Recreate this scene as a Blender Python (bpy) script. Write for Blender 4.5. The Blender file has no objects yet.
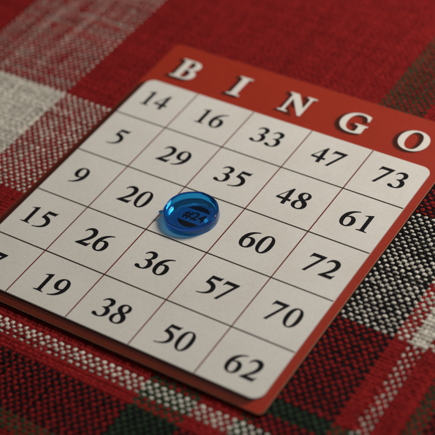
import bpy, bmesh, math, random
import numpy as np
from mathutils import Matrix, Vector

random.seed(7)
rng = np.random.default_rng(11)
S = 0.001                       # everything below is written in millimetres
CW, CH = 22.0, 21.388           # one bingo cell: width, height
scene = bpy.context.scene
col = scene.collection

# ------------------------------------------------------------------ materials
def new_mat(name):
    m = bpy.data.materials.new(name)
    m.use_nodes = True
    nt = m.node_tree
    nt.nodes.clear()
    out = nt.nodes.new('ShaderNodeOutputMaterial')
    b = nt.nodes.new('ShaderNodeBsdfPrincipled')
    nt.links.new(b.outputs[0], out.inputs['Surface'])
    return m, nt, b

def noise(nt, scale, detail=3.0, rough=0.55, vec=None):
    n = nt.nodes.new('ShaderNodeTexNoise')
    n.inputs['Scale'].default_value = scale
    n.inputs['Detail'].default_value = detail
    n.inputs['Roughness'].default_value = rough
    if vec is None:
        tc = nt.nodes.new('ShaderNodeTexCoord')
        vec = tc.outputs['Object']
    nt.links.new(vec, n.inputs['Vector'])
    return n

def ramp(nt, fac, stops):
    r = nt.nodes.new('ShaderNodeValToRGB')
    els = r.color_ramp.elements
    while len(els) < len(stops):
        els.new(0.5)
    for e, (p, c) in zip(els, stops):
        e.position = p
        e.color = (*c, 1)
    nt.links.new(fac, r.inputs['Fac'])
    return r

def bump(nt, b, height, strength, dist):
    n = nt.nodes.new('ShaderNodeBump')
    n.inputs['Strength'].default_value = strength
    n.inputs['Distance'].default_value = dist
    nt.links.new(height, n.inputs['Height'])
    nt.links.new(n.outputs[0], b.inputs['Normal'])
    return n

def paper_mat(name, colour, var, rough, spec=0.16, grain=0.35):
    """printed card stock: faint fibre mottling, pulp grain bump, small rubs"""
    m, nt, b = new_mat(name)
    n = noise(nt, 900, 4, 0.7)
    c = np.array(colour)
    r = ramp(nt, n.outputs['Fac'], [(0.25, c * (1 - var)), (0.75, c * (1 + var))])
    n2 = noise(nt, 55, 5, 0.6)
    mix = nt.nodes.new('ShaderNodeMix'); mix.data_type = 'RGBA'; mix.blend_type = 'MULTIPLY'
    r2 = ramp(nt, n2.outputs['Fac'], [(0.3, (0.93, 0.92, 0.90)), (0.6, (1, 1, 1))])
    mix.inputs['Factor'].default_value = 0.8
    nt.links.new(r.outputs[0], mix.inputs['A']); nt.links.new(r2.outputs[0], mix.inputs['B'])
    nt.links.new(mix.outputs['Result'], b.inputs['Base Color'])
    b.inputs['Specular IOR Level'].default_value = spec
    rr = nt.nodes.new('ShaderNodeMapRange')
    rr.inputs['To Min'].default_value = rough - 0.08; rr.inputs['To Max'].default_value = rough + 0.1
    nt.links.new(n2.outputs['Fac'], rr.inputs['Value']); nt.links.new(rr.outputs[0], b.inputs['Roughness'])
    n3 = noise(nt, 1800, 3, 0.6)
    bump(nt, b, n3.outputs['Fac'], grain, 0.00006)
    return m

M_white = paper_mat('panel_paper', (0.592, 0.568, 0.522), 0.07, 0.55)
M_red = paper_mat('red_print', (0.285, 0.0225, 0.009), 0.09, 0.5, 0.16)
M_letter = paper_mat('letter_paper', (0.640, 0.610, 0.555), 0.04, 0.55)
M_maroon = paper_mat('maroon_shadow_print', (0.100, 0.0150, 0.007), 0.10, 0.5, 0.12)  # outer tone of the drop shadows inked behind panel and letters
M_ink2 = paper_mat('dark_shadow_print', (0.044, 0.009, 0.006), 0.10, 0.5, 0.12)  # darker inner step of the same inked drop shadows
M_core = paper_mat('board_core', (0.030, 0.012, 0.008), 0.20, 0.85, 0.2, 0.8)
M_rim = paper_mat('worn_edge', (0.330, 0.200, 0.120), 0.30, 0.8, 0.2, 0.8)
M_ink = paper_mat('black_ink', (0.009, 0.0085, 0.010), 0.25, 0.6, 0.07)
M_line = paper_mat('dark_line_ink', (0.035, 0.028, 0.022), 0.25, 0.6, 0.07)
M_rline = paper_mat('maroon_line_ink', (0.130, 0.020, 0.014), 0.25, 0.6, 0.07)

# yarn: colour comes from the dyed thread (attribute), twist and fibres from the thread's own coordinates
M_yarn, nt, b = new_mat('woven_yarn')
at = nt.nodes.new('ShaderNodeAttribute'); at.attribute_name = 'dye'
uv = nt.nodes.new('ShaderNodeUVMap'); uv.uv_map = 'thread'
mp = nt.nodes.new('ShaderNodeMapping')
nt.links.new(uv.outputs[0], mp.inputs['Vector'])
mp.inputs['Scale'].default_value = (1.0, 1.0, 1.0)
sep = nt.nodes.new('ShaderNodeSeparateXYZ'); nt.links.new(mp.outputs[0], sep.inputs[0])
w = nt.nodes.new('ShaderNodeTexWave'); w.wave_type = 'BANDS'; w.bands_direction = 'DIAGONAL'
w.inputs['Scale'].default_value = 2.2; w.inputs['Distortion'].default_value = 3.5
w.inputs['Detail'].default_value = 2; w.inputs['Detail Scale'].default_value = 2.0
nt.links.new(mp.outputs[0], w.inputs['Vector'])
fn = noise(nt, 3200, 4, 0.7)
hn = noise(nt, 420, 3, 0.6)
mixc = nt.nodes.new('ShaderNodeMix'); mixc.data_type = 'RGBA'; mixc.blend_type = 'MULTIPLY'
mixc.inputs['Factor'].default_value = 1
rv = ramp(nt, hn.outputs['Fac'], [(0.28, (0.72, 0.70, 0.68)), (0.62, (1.06, 1.05, 1.05))])
nt.links.new(at.outputs['Color'], mixc.inputs['A']); nt.links.new(rv.outputs[0], mixc.inputs['B'])
nt.links.new(mixc.outputs['Result'], b.inputs['Base Color'])
b.inputs['Roughness'].default_value = 0.85
b.inputs['Specular IOR Level'].default_value = 0.10
add = nt.nodes.new('ShaderNodeMath'); add.operation = 'ADD'
nt.links.new(w.outputs['Fac'], add.inputs[0]); nt.links.new(fn.outputs['Fac'], add.inputs[1])
bump(nt, b, add.outputs[0], 0.7, 0.00014)

M_lining, nt, b = new_mat('cloth_lining')
n = noise(nt, 1200, 3)
r = ramp(nt, n.outputs['Fac'], [(0.3, (0.022, 0.008, 0.007)), (0.7, (0.05, 0.014, 0.012))])
nt.links.new(r.outputs[0], b.inputs['Base Color']); b.inputs['Roughness'].default_value = 0.95

# blue translucent plastic
M_chip, nt, b = new_mat('blue_plastic')
b.inputs['Base Color'].default_value = (0.024, 0.43, 0.86, 1)
b.inputs['Transmission Weight'].default_value = 1.0
b.inputs['IOR'].default_value = 1.46
b.inputs['Roughness'].default_value = 0.04
n = noise(nt, 160, 3)
bump(nt, b, n.outputs['Fac'], 0.34, 0.0003)
va = nt.nodes.new('ShaderNodeVolumeAbsorption')
va.inputs['Color'].default_value = (0.01, 0.50, 0.96, 1)
va.inputs['Density'].default_value = 150
nt.links.new(va.outputs[0], nt.nodes['Material Output'].inputs['Volume'])

# ------------------------------------------------------------------ helpers
def tag(o, label=None, cat=None, kind=None, group=None):
    if label: o['label'] = label
    if cat: o['category'] = cat
    if kind: o['kind'] = kind
    if group: o['group'] = group
    return o

def link(name, mesh, mats, parent=None, loc=(0, 0, 0)):
    o = bpy.data.objects.new(name, mesh)
    col.objects.link(o)
    for m in mats:
        mesh.materials.append(m)
    if parent is not None:
        o.parent = parent
    o.location = Vector(loc) * S
    return o

def rrect(x0, y0, x1, y1, r, n=10):
    pts = []
    for cx, cy, a0 in ((x1 - r, y1 - r, 0), (x0 + r, y1 - r, 90), (x0 + r, y0 + r, 180), (x1 - r, y0 + r, 270)):
        for k in range(n + 1):
            a = math.radians(a0 + 90 * k / n)
            pts.append((cx + r * math.cos(a), cy + r * math.sin(a)))
    return pts

def inset_outline(x0, y0, x1, y1, r, d):
    return rrect(x0 + d, y0 + d, x1 - d, y1 - d, max(r - d, 0.05))

def slab(rings, top_mat, side_mats):
    """rings = [(outline, z)] from bottom to top, capped; side_mats per band"""
    bm = bmesh.new()
    loops = [[bm.verts.new((x * S, y * S, z * S)) for x, y in o] for o, z in rings]
    n = len(loops[0])
    for k in range(len(loops) - 1):
        for i in range(n):
            f = bm.faces.new((loops[k][i], loops[k][(i + 1) % n], loops[k + 1][(i + 1) % n], loops[k + 1][i]))
            f.material_index = side_mats[k]
    f = bm.faces.new(loops[-1]); f.material_index = top_mat
    f = bm.faces.new(list(reversed(loops[0]))); f.material_index = side_mats[0]
    me = bpy.data.meshes.new('slab')
    bm.to_mesh(me); bm.free()
    return me

# ------------------------------------------------------------------ lettering (drawn as bezier outlines, height 100)
G = {
 '0': ["M35 101 C54 101 67 82 67 50 C67 17 53 -2 35 -2 C16 -2 3 17 3 50 C3 82 16 101 35 101 Z",
       "M35 94 C27 94 21 80 21 51 C21 20 26 5 35 5 C43 5 49 19 49 48 C49 79 44 94 35 94 Z"],
 '1': ["M14 0 L60 0 L60 4.5 C49 5.5 46.5 7 46.5 14 L46.5 101 L43 101 L13 88 L13 83.5 C21 86.5 25 87 27.5 85 C29 84 29 82 29 76 L29 14 C29 7 26 5.5 14 4.5 Z"],
 '2': ["M4 0 L60 0 L67 24 L62.5 24 C60 18 57 16.5 51 16.5 L30 16.5 C44 29 62 46 62 71 C62 90 50 101 34 101 C17 101 7 89 4 73 L8.5 71.5 C12 80 18 86 26 86 C37 86 43 78 43 66 C43 47 26 27 4 4.5 Z"],
 '3': ["M6 78 C11 93 21 101 35 101 C50 101 59 92 59 79 C59 69 53 62 45 57.5 C57 53 65 44 65 31 C65 11 47 -2 24 -2 C11 -2 2 2 2 9 C2 14 6 17.5 11 17.5 C16 17.5 19 15 23 11 C26 8 29 6 33 6 C42 6 46 14 46 26 C46 40 38 47 22 47 L22 51.5 C36 53.5 41 61 41 72 C41 82 36 88 28 88 C20 88 14 83 10 75.5 Z"],
 '4': ["M35.5 0 L53 0 L53 24 L67 24 L67 36.5 L53 36.5 L53 101 L45 101 L2 33 L2 24 L35.5 24 Z",
       "M35.5 36.5 L35.5 77 L10.5 36.5 Z"],
 '5': ["M18 99 L54 99 C58 99 60 100 62.5 104 L65.5 103 L60 82.5 L25.5 82.5 L23 71 C48 67 63 54 63 34 C63 12 44 -3 4 -5.5 L3 -1 C30 2 45 14 45 31 C45 45 35 53 10 54.5 Z"],
 '6': ["M62 99.5 C38 97 3 82 3 38 C3 13 16 -2 35 -2 C53 -2 67 12 67 32 C67 50 56 62 42 62 C35 62 29.5 60 25 56 C30 76 43 90 62.5 95 Z",
       "M22.5 47.5 C26 51 30 52.5 34 52.5 C43 52.5 48 43 48 28 C48 13 43.5 5 36.5 5 C26 5 21.5 20 21.5 38 C21.5 42 22 45 22.5 47.5 Z"],
 '7': ["M9 99 L67 99 L67 95 L23 -3 L9.5 -3 L48 82 L21 82 C14 82 11.5 79.5 8 72 L3.5 73 Z"],
 '8': ["M35 101 C51 101 61.5 92 61.5 79 C61.5 68 55 61 46.5 56 C59 50 67 41 67 27 C67 9 53 -2 34 -2 C16 -2 3.5 8 3.5 24 C3.5 37 12 45 23 51 C13 57 7.5 65 7.5 75 C7.5 91 20 101 35 101 Z",
       "M36 94 C29 94 25 88.5 25 81.5 C25 72 32 66 40.5 61 C44.5 66 46 71 46 78 C46 88 42 94 36 94 Z",
       "M29 46.5 C23 41 20.5 34 20.5 26 C20.5 12.5 27 5 36 5 C44 5 49 11 49 19.5 C49 32 40.5 39.5 29 46.5 Z"],
 'B': ["M0 0 L46 0 C69 0 80 11 80 27 C80 42 70 50 57 52.5 C68 55 75 63 75 75 C75 92 63 100 44 100 L0 100 L0 95 C10 94 12.5 92 12.5 84 L12.5 16 C12.5 8 10 6 0 5 Z",
       "M33 56 L33 91 C35 93.5 37 94 40 94 C50 94 54.5 87 54.5 75 C54.5 62 49 56 38.5 56 Z",
       "M33 49.5 L40 49.5 C52.5 49.5 58.5 41 58.5 28 C58.5 14 52.5 6.5 42 6.5 C35.5 6.5 33 9 33 15 Z"],
 'I': ["M2 0 L48 0 L48 5 C37.5 6 35.5 8 35.5 16 L35.5 84 C35.5 92 37.5 94 48 95 L48 100 L2 100 L2 95 C12.5 94 14.5 92 14.5 84 L14.5 16 C14.5 8 12.5 6 2 5 Z"],
 'N': ["M2 0 L36 0 L36 5 C26 6 23 9 23 18 L23 74 L77 -2 L86 -2 L86 82 C86 92 89 94 99 95 L99 100 L65 100 L65 95 C75 94 77.5 91 77.5 82 L77.5 37 L32 100 L1 100 L1 95 C8 94 11 91 13.5 88 L13.5 18 C13.5 9 12 6 2 5 Z"],
 'G': ["M92 6 C82 1 68 -2 55 -2 C22 -2 3 20 3 49 C3 80 26 102 59 102 C71 102 80 99 89 96 L91 71 L86 70 C82 86 73 95 57.5 95 C36 95 25 76 25 52 C25 24 37 5.5 58 5.5 C66 5.5 70.5 8 70.5 14 L70.5 30 C70.5 39 67 41 55 42 L55 47 L99 47 L99 42 C93 41 92 39 92 32 Z"],
 'O': ["M51 102 C80 102 99 80 99 50 C99 20 80 -2 51 -2 C22 -2 3 20 3 50 C3 80 22 102 51 102 Z",
       "M50 95 C33 95 25 76 25 51 C25 23 36 5 52 5 C69 5 77 24 77 49 C77 77 66 95 50 95 Z"],
}

def half_turn(path):
    out, is_x = [], True
    for t in path.split():
        head = t[0] if t[0] in 'MLCZ' else ''
        if t == 'Z' or t in 'MLC':
            out.append(t); continue
        v = float(t[len(head):])
        out.append(head + '%g' % ((70 - v) if is_x else (99 - v)))
        is_x = not is_x
    return ' '.join(out)
G['9'] = [half_turn(q) for q in G['6']]

def parse(path):
    tok = path.split()
    segs, i, cur = [], 0, None
    flat = []
    for t in tok:
        if t[0] in 'MLCZ' and len(t) > 1:
            flat += [t[0], t[1:]]
        else:
            flat.append(t)
    tok = flat
    while i < len(tok):
        c = tok[i]
        if c == 'M':
            cur = (float(tok[i + 1]), float(tok[i + 2])); start = cur; i += 3
        elif c == 'L':
            p = (float(tok[i + 1]), float(tok[i + 2])); segs.append((cur, cur, p, p)); cur = p; i += 3
        elif c == 'C':
            v = [float(x) for x in tok[i + 1:i + 7]]
            segs.append((cur, (v[0], v[1]), (v[2], v[3]), (v[4], v[5]))); cur = (v[4], v[5]); i += 7
        else:
            if cur != start:
                segs.append((cur, cur, start, start))
            i += 1
    return segs

def glyph_mesh(items, extrude, bevel=0.0, res=10, grow=0.0):
    """items = [(char, x, y, sx, sy)] in mm -> one flat or raised mesh (z from 0 up)"""
    cu = bpy.data.curves.new('lettering', 'CURVE')
    cu.dimensions = '2D'; cu.fill_mode = 'BOTH'; cu.resolution_u = res
    cu.extrude = extrude / 2 * S; cu.bevel_depth = bevel * S; cu.bevel_resolution = 2; cu.offset = grow * S
    for ch, x, y, sx, sy in items:
        for path in G[ch]:
            segs = parse(path)
            sp = cu.splines.new('BEZIER')
            sp.bezier_points.add(len(segs) - 1)
            sp.use_cyclic_u = True
            tr = lambda q: Vector(((x + q[0] * sx / 100) * S, (y + q[1] * sy / 100) * S, 0))
            for k, sg in enumerate(segs):
                bp = sp.bezier_points[k]
                bp.handle_left_type = bp.handle_right_type = 'FREE'
                bp.co = tr(sg[0]); bp.handle_right = tr(sg[1])
                bp.handle_left = tr(segs[k - 1][2])
    o = bpy.data.objects.new('lettering', cu)
    col.objects.link(o)
    bpy.context.view_layer.update()
    me = bpy.data.meshes.new_from_object(o.evaluated_get(bpy.context.evaluated_depsgraph_get()))
    bpy.data.objects.remove(o); bpy.data.curves.remove(cu)
    me.materials.clear()
    me.transform(Matrix.Translation((0, 0, (extrude / 2 + bevel) * S)))
    return me

def text_mesh(body, size, extrude=0.004):
    cu = bpy.data.curves.new('small_print', 'FONT')
    cu.body = body; cu.size = size * S; cu.align_x = 'CENTER'; cu.align_y = 'CENTER'
    cu.extrude = extrude * S; cu.offset = 0.03 * S * size
    o = bpy.data.objects.new('small_print', cu)
    col.objects.link(o)
    bpy.context.view_layer.update()
    me = bpy.data.meshes.new_from_object(o.evaluated_get(bpy.context.evaluated_depsgraph_get()))
    bpy.data.objects.remove(o); bpy.data.curves.remove(cu)
    me.materials.clear()
    return me

# ------------------------------------------------------------------ bingo card
BT, BB = -0.55, -1.75            # board top / underside; the number panel's face is z = 0
card = bpy.data.objects.new('bingo_card', None)
col.objects.link(card)
card.empty_display_size = 0.02
tag(card, 'red bingo card with cream number grid and raised white BINGO letters, on plaid cloth', 'bingo card')

bx0, by0, bx1, by1 = -0.8, -108.1, 111.4, 20.1
o_ = lambda d: inset_outline(bx0, by0, bx1, by1, 1.6, d)
board = link('backing_board', slab([(o_(0.10), BB), (o_(0.0), BB + 0.12), (o_(0.0), BT - 0.22), (o_(0.0), BT - 0.08), (o_(0.10), BT)],
                                   0, [1, 1, 2, 2]), [M_red, M_core, M_rim], card)

px0, py0, px1, py1 = 2.1, -104.7, 108.6, -1.5
q_ = lambda d: inset_outline(px0, py0, px1, py1, 3.2, d)
panel = link('number_panel', slab([(q_(0.0), BT + 0.020), (q_(0.0), -0.14), (q_(0.03), -0.05), (q_(0.12), 0.0)], 0, [0, 0, 0]),
             [M_white], card)

# the card's own print: a drop shadow inked in maroon down the left and along the foot of the panel ...
panel_shadow = link('printed_panel_shadow', slab([(rrect(bx0 + 0.12, by0 + 0.12, px1 - 1.6, py1 - 1.2, 3.4), BT + 0.004),
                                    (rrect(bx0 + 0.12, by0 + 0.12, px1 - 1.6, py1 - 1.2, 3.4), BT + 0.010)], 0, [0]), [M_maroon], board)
link('printed_panel_shadow', slab([(rrect(bx0 + 1.0, by0 + 1.9, px1 - 1.2, py1 - 1.0, 3.3), BT + 0.012),
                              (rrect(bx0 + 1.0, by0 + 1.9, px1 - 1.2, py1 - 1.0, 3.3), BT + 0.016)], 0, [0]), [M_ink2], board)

def strip(name, x0, y0, x1, y1, z, mat):
    me = slab([(rrect(x0, y0, x1, y1, 0.05, 2), z), (rrect(x0, y0, x1, y1, 0.05, 2), z + 0.006)], 0, [0])
    return link(name, me, [mat], panel)

for k in range(1, 5):
    strip('grid_line', k * CW - 0.20, py0 + 0.15, k * CW + 0.20, py1 - 0.15, 0.006, M_rline)
for k in range(1, 5):
    strip('grid_line', px0 + 0.15, -k * CH - 0.23, px1 - 0.15, -k * CH + 0.23, 0.016, M_line)

ROWS = [['14', '16', '33', '47', '73'],
        ['5', '29', '35', '48', '61'],
        ['9', '20', None, '60', '72'],
        ['15', '26', '36', '57', '70'],
        ['7', '19', '38', '50', '62']]
DH, ADV = 7.5, 5.55
for r, row in enumerate(ROWS):
    for c, num in enumerate(row):
        if not num:
            continue
        wid = ADV * len(num)
        x = c * CW + 10.8 - wid / 2 + 0.15
        y = -(r + 0.672) * CH
        me = glyph_mesh([(ch, k * ADV - wid / 2, 0, DH * 1.02, DH) for k, ch in enumerate(num)], 0.006)
        nb = link('number', me, [M_ink], panel, (x + wid / 2, y, 0.012))
        nb['label'] = 'number %s printed in black' % num

# centre space: black oval cut by a pale band that carries the card number
def oval_half(sign):
    bm = bmesh.new()
    a, bq, cut = 5.2, 5.2, 2.9
    t0 = math.asin(cut / bq)
    pts = [(a * math.cos(t), sign * bq * math.sin(t)) for t in np.linspace(t0, math.pi - t0, 40)]
    vs = [bm.verts.new((x * S, y * S, 0)) for x, y in pts]
    f = bm.faces.new(vs if sign > 0 else list(reversed(vs)))
    ex = bmesh.ops.extrude_face_region(bm, geom=[f])
    bmesh.ops.translate(bm, vec=(0, 0, 0.006 * S), verts=[v for v in ex['geom'] if isinstance(v, bmesh.types.BMVert)])
    bmesh.ops.recalc_face_normals(bm, faces=bm.faces)
    me = bpy.data.meshes.new('oval'); bm.to_mesh(me); bm.free()
    return me
fx, fy = 2.5 * CW, -2.5 * CH
link('emblem', oval_half(1), [M_ink], panel, (fx - 0.9, fy + 0.4, 0.012))
link('emblem', oval_half(-1), [M_ink], panel, (fx - 0.9, fy + 0.4, 0.012))
link('card_number', text_mesh('#24', 4.9), [M_ink], panel, (fx - 0.5, fy + 0.4, 0.016))
link('small_print', text_mesh('FREE', 2.5), [M_ink], panel, (fx - 0.9, fy + 6.9, 0.016))

for ch, x, y, w_, h_ in [('B', 6.6, 3.55, 10.6, 9.9), ('I', 29.5, 3.55, 10.6, 9.9), ('N', 49.4, 3.6, 10.2, 9.8),
                         ('G', 70.9, 3.7, 10.1, 9.6), ('O', 91.7, 3.75, 10.4, 9.6)]:
    # ... and a drop shadow of each letter, inked in maroon and set off to the lower left
    link('printed_letter_shadow', glyph_mesh([(ch, 0, 0, w_, h_)], 0.004, 0, 10, 0.55), [M_maroon], board, (x - 1.15, y - 0.75, BT + 0.004))
    link('printed_letter_shadow', glyph_mesh([(ch, 0, 0, w_, h_)], 0.004, 0, 10, 0.18), [M_ink2], board, (x - 0.95, y - 0.65, BT + 0.011))
    me = glyph_mesh([(ch, 0, 0, w_, h_)], 0.09, 0.04)
    lt = link('header_letter', me, [M_letter], card, (x, y, BT + 0.020))
    lt['label'] = 'raised white letter %s' % ch

# ------------------------------------------------------------------ blue chip
def lathe(profile, n=96):
    bm = bmesh.new()
    rings = []
    for rr, z in profile:
        if rr < 1e-6:
            rings.append([bm.verts.new((0, 0, z * S))])
        else:
            rings.append([bm.verts.new((rr * math.cos(2 * math.pi * i / n) * S, rr * math.sin(2 * math.pi * i / n) * S, z * S)) for i in range(n)])
    for a, b2 in zip(rings[:-1], rings[1:]):
        for i in range(n):
            j = (i + 1) % n
            if len(a) == 1: bm.faces.new((a[0], b2[i], b2[j]))
            elif len(b2) == 1: bm.faces.new((a[i], b2[0], a[j]))
            else: bm.faces.new((a[i], b2[i], b2[j], a[j]))
    return bm

prof = [(0, 0.4), (7.1, 0.4), (7.3, 0.32), (7.45, 0.12), (7.6, 0.0), (8.0, 0.0), (8.45, 0.12), (8.6, 0.4), (8.45, 2.75), (8.38, 3.0), (8.18, 3.12),
        (7.95, 3.12), (7.75, 3.0), (7.66, 2.75), (7.5, 1.35), (7.2, 1.1), (0, 1.1)]
bm = lathe(prof)
bmesh.ops.recalc_face_normals(bm, faces=bm.faces)
for v in bm.verts:                # cheap moulding: the rim is not quite round and its lip not quite level
    a_ = math.atan2(v.co.y, v.co.x); r_ = math.hypot(v.co.x, v.co.y) / S
    if r_ > 6.5:
        k_ = 1 + 0.006 * math.sin(3 * a_ + 0.6) + 0.005 * math.sin(7 * a_ + 2.0) + 0.003 * math.sin(15 * a_)
        v.co.x *= k_; v.co.y *= k_
        if v.co.z > 1.0 * S:
            v.co.z += (0.07 * math.sin(2 * a_ + 1.0) + 0.05 * math.sin(5 * a_) + 0.035 * math.sin(11 * a_ + 0.4)) * S
for f in bm.faces: f.smooth = True
me = bpy.data.meshes.new('chip'); bm.to_mesh(me); bm.free()
chip = link('bingo_chip', me, [M_chip], None, (53.5, -53.3, 0.03))
tag(chip, 'translucent blue plastic bingo chip with a raised rim on the centre space of the card', 'bingo chip')
# moulding nub on the rim
bm = bmesh.new()
bmesh.ops.create_uvsphere(bm, u_segments=16, v_segments=10, radius=1.0 * S)
bmesh.ops.scale(bm, vec=(0.9, 0.55, 0.4), verts=bm.verts)
for v in bm.verts: v.co.x -= 9.0 * S; v.co.z += 2.3 * S
bmesh.ops.rotate(bm, cent=(0, 0, 0), matrix=Matrix.Rotation(math.radians(28), 3, 'Z'), verts=bm.verts)
for f in bm.faces: f.smooth = True
me = bpy.data.meshes.new('nub'); bm.to_mesh(me); bm.free()
link('moulding_nub', me, [M_chip], chip)

# ------------------------------------------------------------------ plaid cloth, woven thread by thread
WP, FP = 1.25, 1.35              # pitch of the warp (runs along y) and of the weft (runs along x)
X0, X1, Y0, Y1 = -140.0, 240.0, -205.0, 160.0
CZ = -2.24                       # middle of the weave
RED, WHT, GRN, BLK = 0, 1, 2, 3
DYE = np.array([(0.250, 0.0125, 0.0125), (0.640, 0.605, 0.520), (0.024, 0.046, 0.022), (0.007, 0.0065, 0.008)])

def bands(table, v):
    out = np.zeros(len(v), int)
    for a, b2, c in table:
        out[(v >= a) & (v < b2)] = c
    return out

warp_bands = [(-140, -128, BLK), (-120, -110, GRN), (-66.3, -22, WHT), (77.8, 94, GRN), (105.5, 110.2, GRN), (110.2, 128.2, BLK),
              (133.9, 138.9, WHT), (145.2, 150.2, GRN), (150.2, 153, BLK), (162, 180, BLK), (190, 206, GRN), (222, 240, WHT)]
weft_bands = [(-210, -200, WHT), (-170, -156, GRN), (-143.2, -138.6, GRN), (-138.6, -120.3, BLK), (-116.9, -111.4, WHT), (-105.9, -100.4, GRN),
              (-66.6, -19.2, WHT), (100, 116, GRN), (128, 140, BLK)]

wx = np.arange(X0, X1, WP) + 0.3
fy_ = np.arange(Y0, Y1, FP)
wc = bands(warp_bands, wx)
fc = bands(weft_bands, fy_)

def smooth_noise(n, length, step):
    k = max(2, int(n * step / length) + 3)
    pts = rng.normal(0, 1, k)
    t = np.linspace(0, k - 1.001, n)
    i = t.astype(int); f = t - i; f = f * f * (3 - 2 * f)
    return pts[i] * (1 - f) + pts[i + 1] * f

SEG = 5
ARC = np.radians([-108, -66, -24, 24, 66, 108])
NA = len(ARC)
verts, faces, dyes, uvs = [], [], [], []
base = 0
def weave(pos, along0, along1, pitch_across, pitch_along, colours, is_warp, base, off, others):
    ncross = int((along1 - along0) / pitch_along)
    n = ncross * SEG + 1
    t = np.arange(n) / SEG               # in crossings
    for i, p in enumerate(pos):
        sgn = 1.0 if is_warp else -1.0
        ph = np.cos(np.pi * (t - off)) * (1 if i % 2 == 0 else -1) * sgn
        slub = 1 + 0.10 * rng.normal() + 0.07 * smooth_noise(n, 14, pitch_along / SEG) + 0.08 * smooth_noise(n, 2.6, pitch_along / SEG)
        if colours[i] == WHT:
            slub += 0.05 * rng.normal() + 0.11 * smooth_noise(n, 2.8, pitch_along / SEG)
        cross = np.rint(t).astype(int)               # each float is spun a little thicker or thinner
        fl = rng.normal(0, 1, cross.max() + 1)[cross]
        slub += (0.13 if colours[i] == WHT else 0.07) * fl
        oc = others[np.clip(cross - 1, 0, len(others) - 1)]
        if colours[i] == WHT:                        # the white yarn is soft: it is squeezed by the stiffer coloured yarns
            fb = np.where(oc == WHT, 1.0, 0.62 if is_warp else np.where(oc == BLK, 0.71, 0.77))
        else:
            fb = np.where(oc == WHT, 1.12, np.where((oc == RED) & (colours[i] == RED), 1.12, 1.09 if colours[i] in (BLK, GRN) else 0.92))
        slub = np.clip(slub * fb, 0.5, 1.32)
        z = CZ + 0.24 * ph * (0.9 + 0.1 * slub) + 0.02 * smooth_noise(n, 3, pitch_along / SEG)
        if colours[i] == WHT and is_warp:
            z -= np.where(oc == RED, 0.11 + 0.08 * smooth_noise(n, 18, pitch_along / SEG), 0.0)
        if colours[i] == RED and not is_warp:
            z += np.where(oc == WHT, 0.10, 0.0)
        wob = 0.075 * smooth_noise(n, 5, pitch_along / SEG) + 0.13 * smooth_noise(n, 70, pitch_along / SEG)
        hw = pitch_across * 0.5 * (0.90 + 0.08 * ph) * slub
        th = 0.25 * slub * (1 + 0.12 * ph)
        a = along0 + t * pitch_along
        across = p + wob[:, None] + hw[:, None] * np.sin(ARC)[None, :]
        zz = z[:, None] + th[:, None] * np.cos(ARC)[None, :]
        aa = np.repeat(a[:, None], NA, 1)
        v = np.stack([across, aa, zz], -1) if is_warp else np.stack([aa, across, zz], -1)
        verts.append(v.reshape(-1, 3))
        idx = base + np.arange(n * NA).reshape(n, NA)
        q = np.stack([idx[:-1, :-1], idx[:-1, 1:], idx[1:, 1:], idx[1:, :-1]], -1)
        if is_warp: q = q[..., ::-1]
        faces.append(q.reshape(-1, 4))
        d = DYE[colours[i]]
        tone = np.clip(1 + 0.10 * rng.normal() + 0.08 * smooth_noise(n, 9, pitch_along / SEG), 0.7, 1.3)
        cc = np.ones((n, NA, 4)); cc[..., :3] = d[None, None, :] * tone[:, None, None]
        dyes.append(cc.reshape(-1, 4))
        uu = np.stack([aa + 3.7 * i, np.repeat((np.arange(NA) * 0.33)[None, :], n, 0)], -1)
        uvs.append(uu.reshape(-1, 2))
        base += n * NA
    return base
# crossings: weft j sits at fy_[j]; warp i at wx[i]
base = weave(wx, Y0 - FP, Y1 + FP, WP, FP, wc, True, base, 1.0, fc)
base = weave(fy_, X0 + 0.3 - WP, X1 + WP, FP, WP, fc, False, base, 1.0, wc)
# stray fibres lifting off the yarn
NFIB = 42000
bx_ = rng.uniform([-90, -150], [160, 95], (NFIB, 2))
ci = np.clip(((bx_[:, 0] - wx[0]) / WP).round().astype(int), 0, len(wx) - 1)
cj = np.clip(((bx_[:, 1] - fy_[0]) / FP).round().astype(int), 0, len(fy_) - 1)
fcol = np.where(rng.random(NFIB) < 0.5, wc[ci], fc[cj])
NP_ = 6
ang = rng.uniform(0, 2 * np.pi, NFIB); turn = rng.normal(0, 1.6, NFIB); ln = rng.uniform(0.7, 2.4, NFIB); lift = rng.uniform(0.03, 0.34, NFIB)
pts = np.zeros((NFIB, NP_, 3)); pts[:, 0, :2] = bx_; pts[:, 0, 2] = CZ + 0.36
for q in range(1, NP_):
    a_ = ang + turn * q / NP_
    pts[:, q, 0] = pts[:, q - 1, 0] + np.cos(a_) * ln / NP_
    pts[:, q, 1] = pts[:, q - 1, 1] + np.sin(a_) * ln / NP_
    pts[:, q, 2] = CZ + 0.36 + lift * math.sin(math.pi * q / (NP_ - 1))
under = (pts[..., 0].max(1) > bx0 - 0.6) & (pts[..., 0].min(1) < bx1 + 0.6) & (pts[..., 1].max(1) > by0 - 0.6) & (pts[..., 1].min(1) < by1 + 0.6)
pts, fcol, ang = pts[~under], fcol[~under], ang[~under]
nfb = len(pts)
rad = 0.016
side = np.stack([-np.sin(ang), np.cos(ang), np.zeros(nfb)], -1)
tri = [rad * side, -rad * 0.5 * side + np.array([0, 0, rad * 0.87]), -rad * 0.5 * side - np.array([0, 0, rad * 0.87])]
fv = np.stack([pts + t_[:, None, :] for t_ in tri], 2)          # fibre, point, 3, xyz
idx = base + np.arange(nfb * NP_ * 3).reshape(nfb, NP_, 3)
for a_, b_ in ((0, 1), (1, 2), (2, 0)):
    faces.append(np.stack([idx[:, :-1, a_], idx[:, :-1, b_], idx[:, 1:, b_], idx[:, 1:, a_]], -1).reshape(-1, 4))
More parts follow.
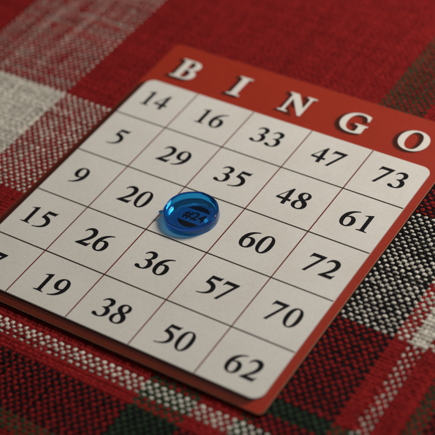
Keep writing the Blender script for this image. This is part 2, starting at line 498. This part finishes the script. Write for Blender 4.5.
verts.append(fv.reshape(-1, 3))
fd = np.ones((nfb, NP_ * 3, 4)); fd[..., :3] = DYE[fcol][:, None, :] * 1.15
dyes.append(fd.reshape(-1, 4)); uvs.append(np.zeros((nfb * NP_ * 3, 2)))
V = np.concatenate(verts) * S
F = np.concatenate(faces)
D = np.concatenate(dyes)
U = np.concatenate(uvs)
nv = len(V)
# closed lining sheet under the threads
lz0, lz1 = (CZ - 0.9) * S, (CZ - 0.30) * S
bxs = np.array([(x * S, y * S, z) for z in (lz0, lz1) for x, y in ((X0, Y0), (X1, Y0), (X1, Y1), (X0, Y1))])
bf = np.array([(3, 2, 1, 0), (4, 5, 6, 7), (0, 1, 5, 4), (1, 2, 6, 5), (2, 3, 7, 6), (3, 0, 4, 7)]) + nv
V = np.concatenate([V, bxs]); F = np.concatenate([F, bf])
D = np.concatenate([D, np.ones((8, 4)) * 0.1]); U = np.concatenate([U, np.zeros((8, 2))])
me = bpy.data.meshes.new('tablecloth')
me.vertices.add(len(V)); me.vertices.foreach_set('co', V.astype(np.float32).ravel())
me.loops.add(len(F) * 4); me.loops.foreach_set('vertex_index', F.astype(np.int32).ravel())
me.polygons.add(len(F))
me.polygons.foreach_set('loop_start', np.arange(0, len(F) * 4, 4, dtype=np.int32))
mi = np.zeros(len(F), np.int32); mi[-6:] = 1
me.update(calc_edges=True)
me.polygons.foreach_set('material_index', mi)
sm = np.ones(len(F), bool); sm[-6:] = False
me.polygons.foreach_set('use_smooth', sm)
ca = me.attributes.new('dye', 'FLOAT_COLOR', 'POINT'); ca.data.foreach_set('color', D.astype(np.float32).ravel())
ul = me.uv_layers.new(name='thread'); ul.data.foreach_set('uv', U[F.ravel()].astype(np.float32).ravel())
me.validate()
cloth = link('tablecloth', me, [M_yarn, M_lining])
tag(cloth, 'coarsely woven plaid tablecloth in red, white, green and black under the card', 'tablecloth')
del verts, faces, dyes, uvs, V, F, D, U

# ------------------------------------------------------------------ light
scene.world = bpy.data.worlds.new('World')
scene.world.use_nodes = True
bg = scene.world.node_tree.nodes['Background']
bg.inputs['Color'].default_value = (1.0, 0.95, 0.90, 1)
bg.inputs['Strength'].default_value = 0.10

def area(name, target, direction, dist, size, power, colour):
    l = bpy.data.lights.new(name, 'AREA')
    l.shape = 'DISK'; l.size = size; l.energy = power; l.color = colour
    o = bpy.data.objects.new(name, l)
    col.objects.link(o)
    d = Vector(direction).normalized()
    o.location = Vector(target) * S + d * dist
    o.rotation_euler = d.to_track_quat('Z', 'Y').to_euler()
    return o
el, az = math.radians(47), math.radians(58)
area('lamp', (45, -34, 0), (math.cos(el) * math.cos(az), math.cos(el) * math.sin(az), math.sin(el)), 0.46, 0.175, 2.3, (1.0, 0.955, 0.895))

# ------------------------------------------------------------------ camera (solved from the printed grid)
rv = np.array([2.26760651, 0.613359816, -0.393818837])
tv = np.array([-24.0341001, -49.2148002, 464.563032])
th = np.linalg.norm(rv); k = rv / th
K = np.array([[0, -k[2], k[1]], [k[2], 0, -k[0]], [-k[1], k[0], 0]])
R = np.eye(3) + math.sin(th) * K + (1 - math.cos(th)) * K @ K
C = -R.T @ tv
cam_d = bpy.data.cameras.new('camera')
cam = bpy.data.objects.new('camera', cam_d)
col.objects.link(cam)
m = Matrix.Identity(4)
for i in range(3):
    m[i][0], m[i][1], m[i][2], m[i][3] = R[0][i], -R[1][i], -R[2][i], C[i] * S
cam.matrix_world = m
cam_d.sensor_width = 36; cam_d.lens = 6.21731211 * 18
cam_d.clip_start = 0.01; cam_d.clip_end = 20
cam_d.dof.use_dof = True
focus = np.array([58.0, -62.0, 0.0])
cam_d.dof.focus_distance = float((R @ focus + tv)[2]) * S
cam_d.dof.aperture_fstop = 12
scene.camera = cam

# ------------------------------------------------------------------ render look
scene.render.engine = 'CYCLES'
scene.cycles.use_denoising = True
scene.cycles.max_bounces = 16
scene.cycles.transmission_bounces = 12
scene.cycles.caustics_refractive = True
scene.cycles.caustics_reflective = True
scene.cycles.blur_glossy = 0.5
scene.cycles.sample_clamp_indirect = 4
scene.view_settings.view_transform = 'Standard'
scene.view_settings.look = 'None'
scene.view_settings.exposure = 0
scene.view_settings.gamma = 1
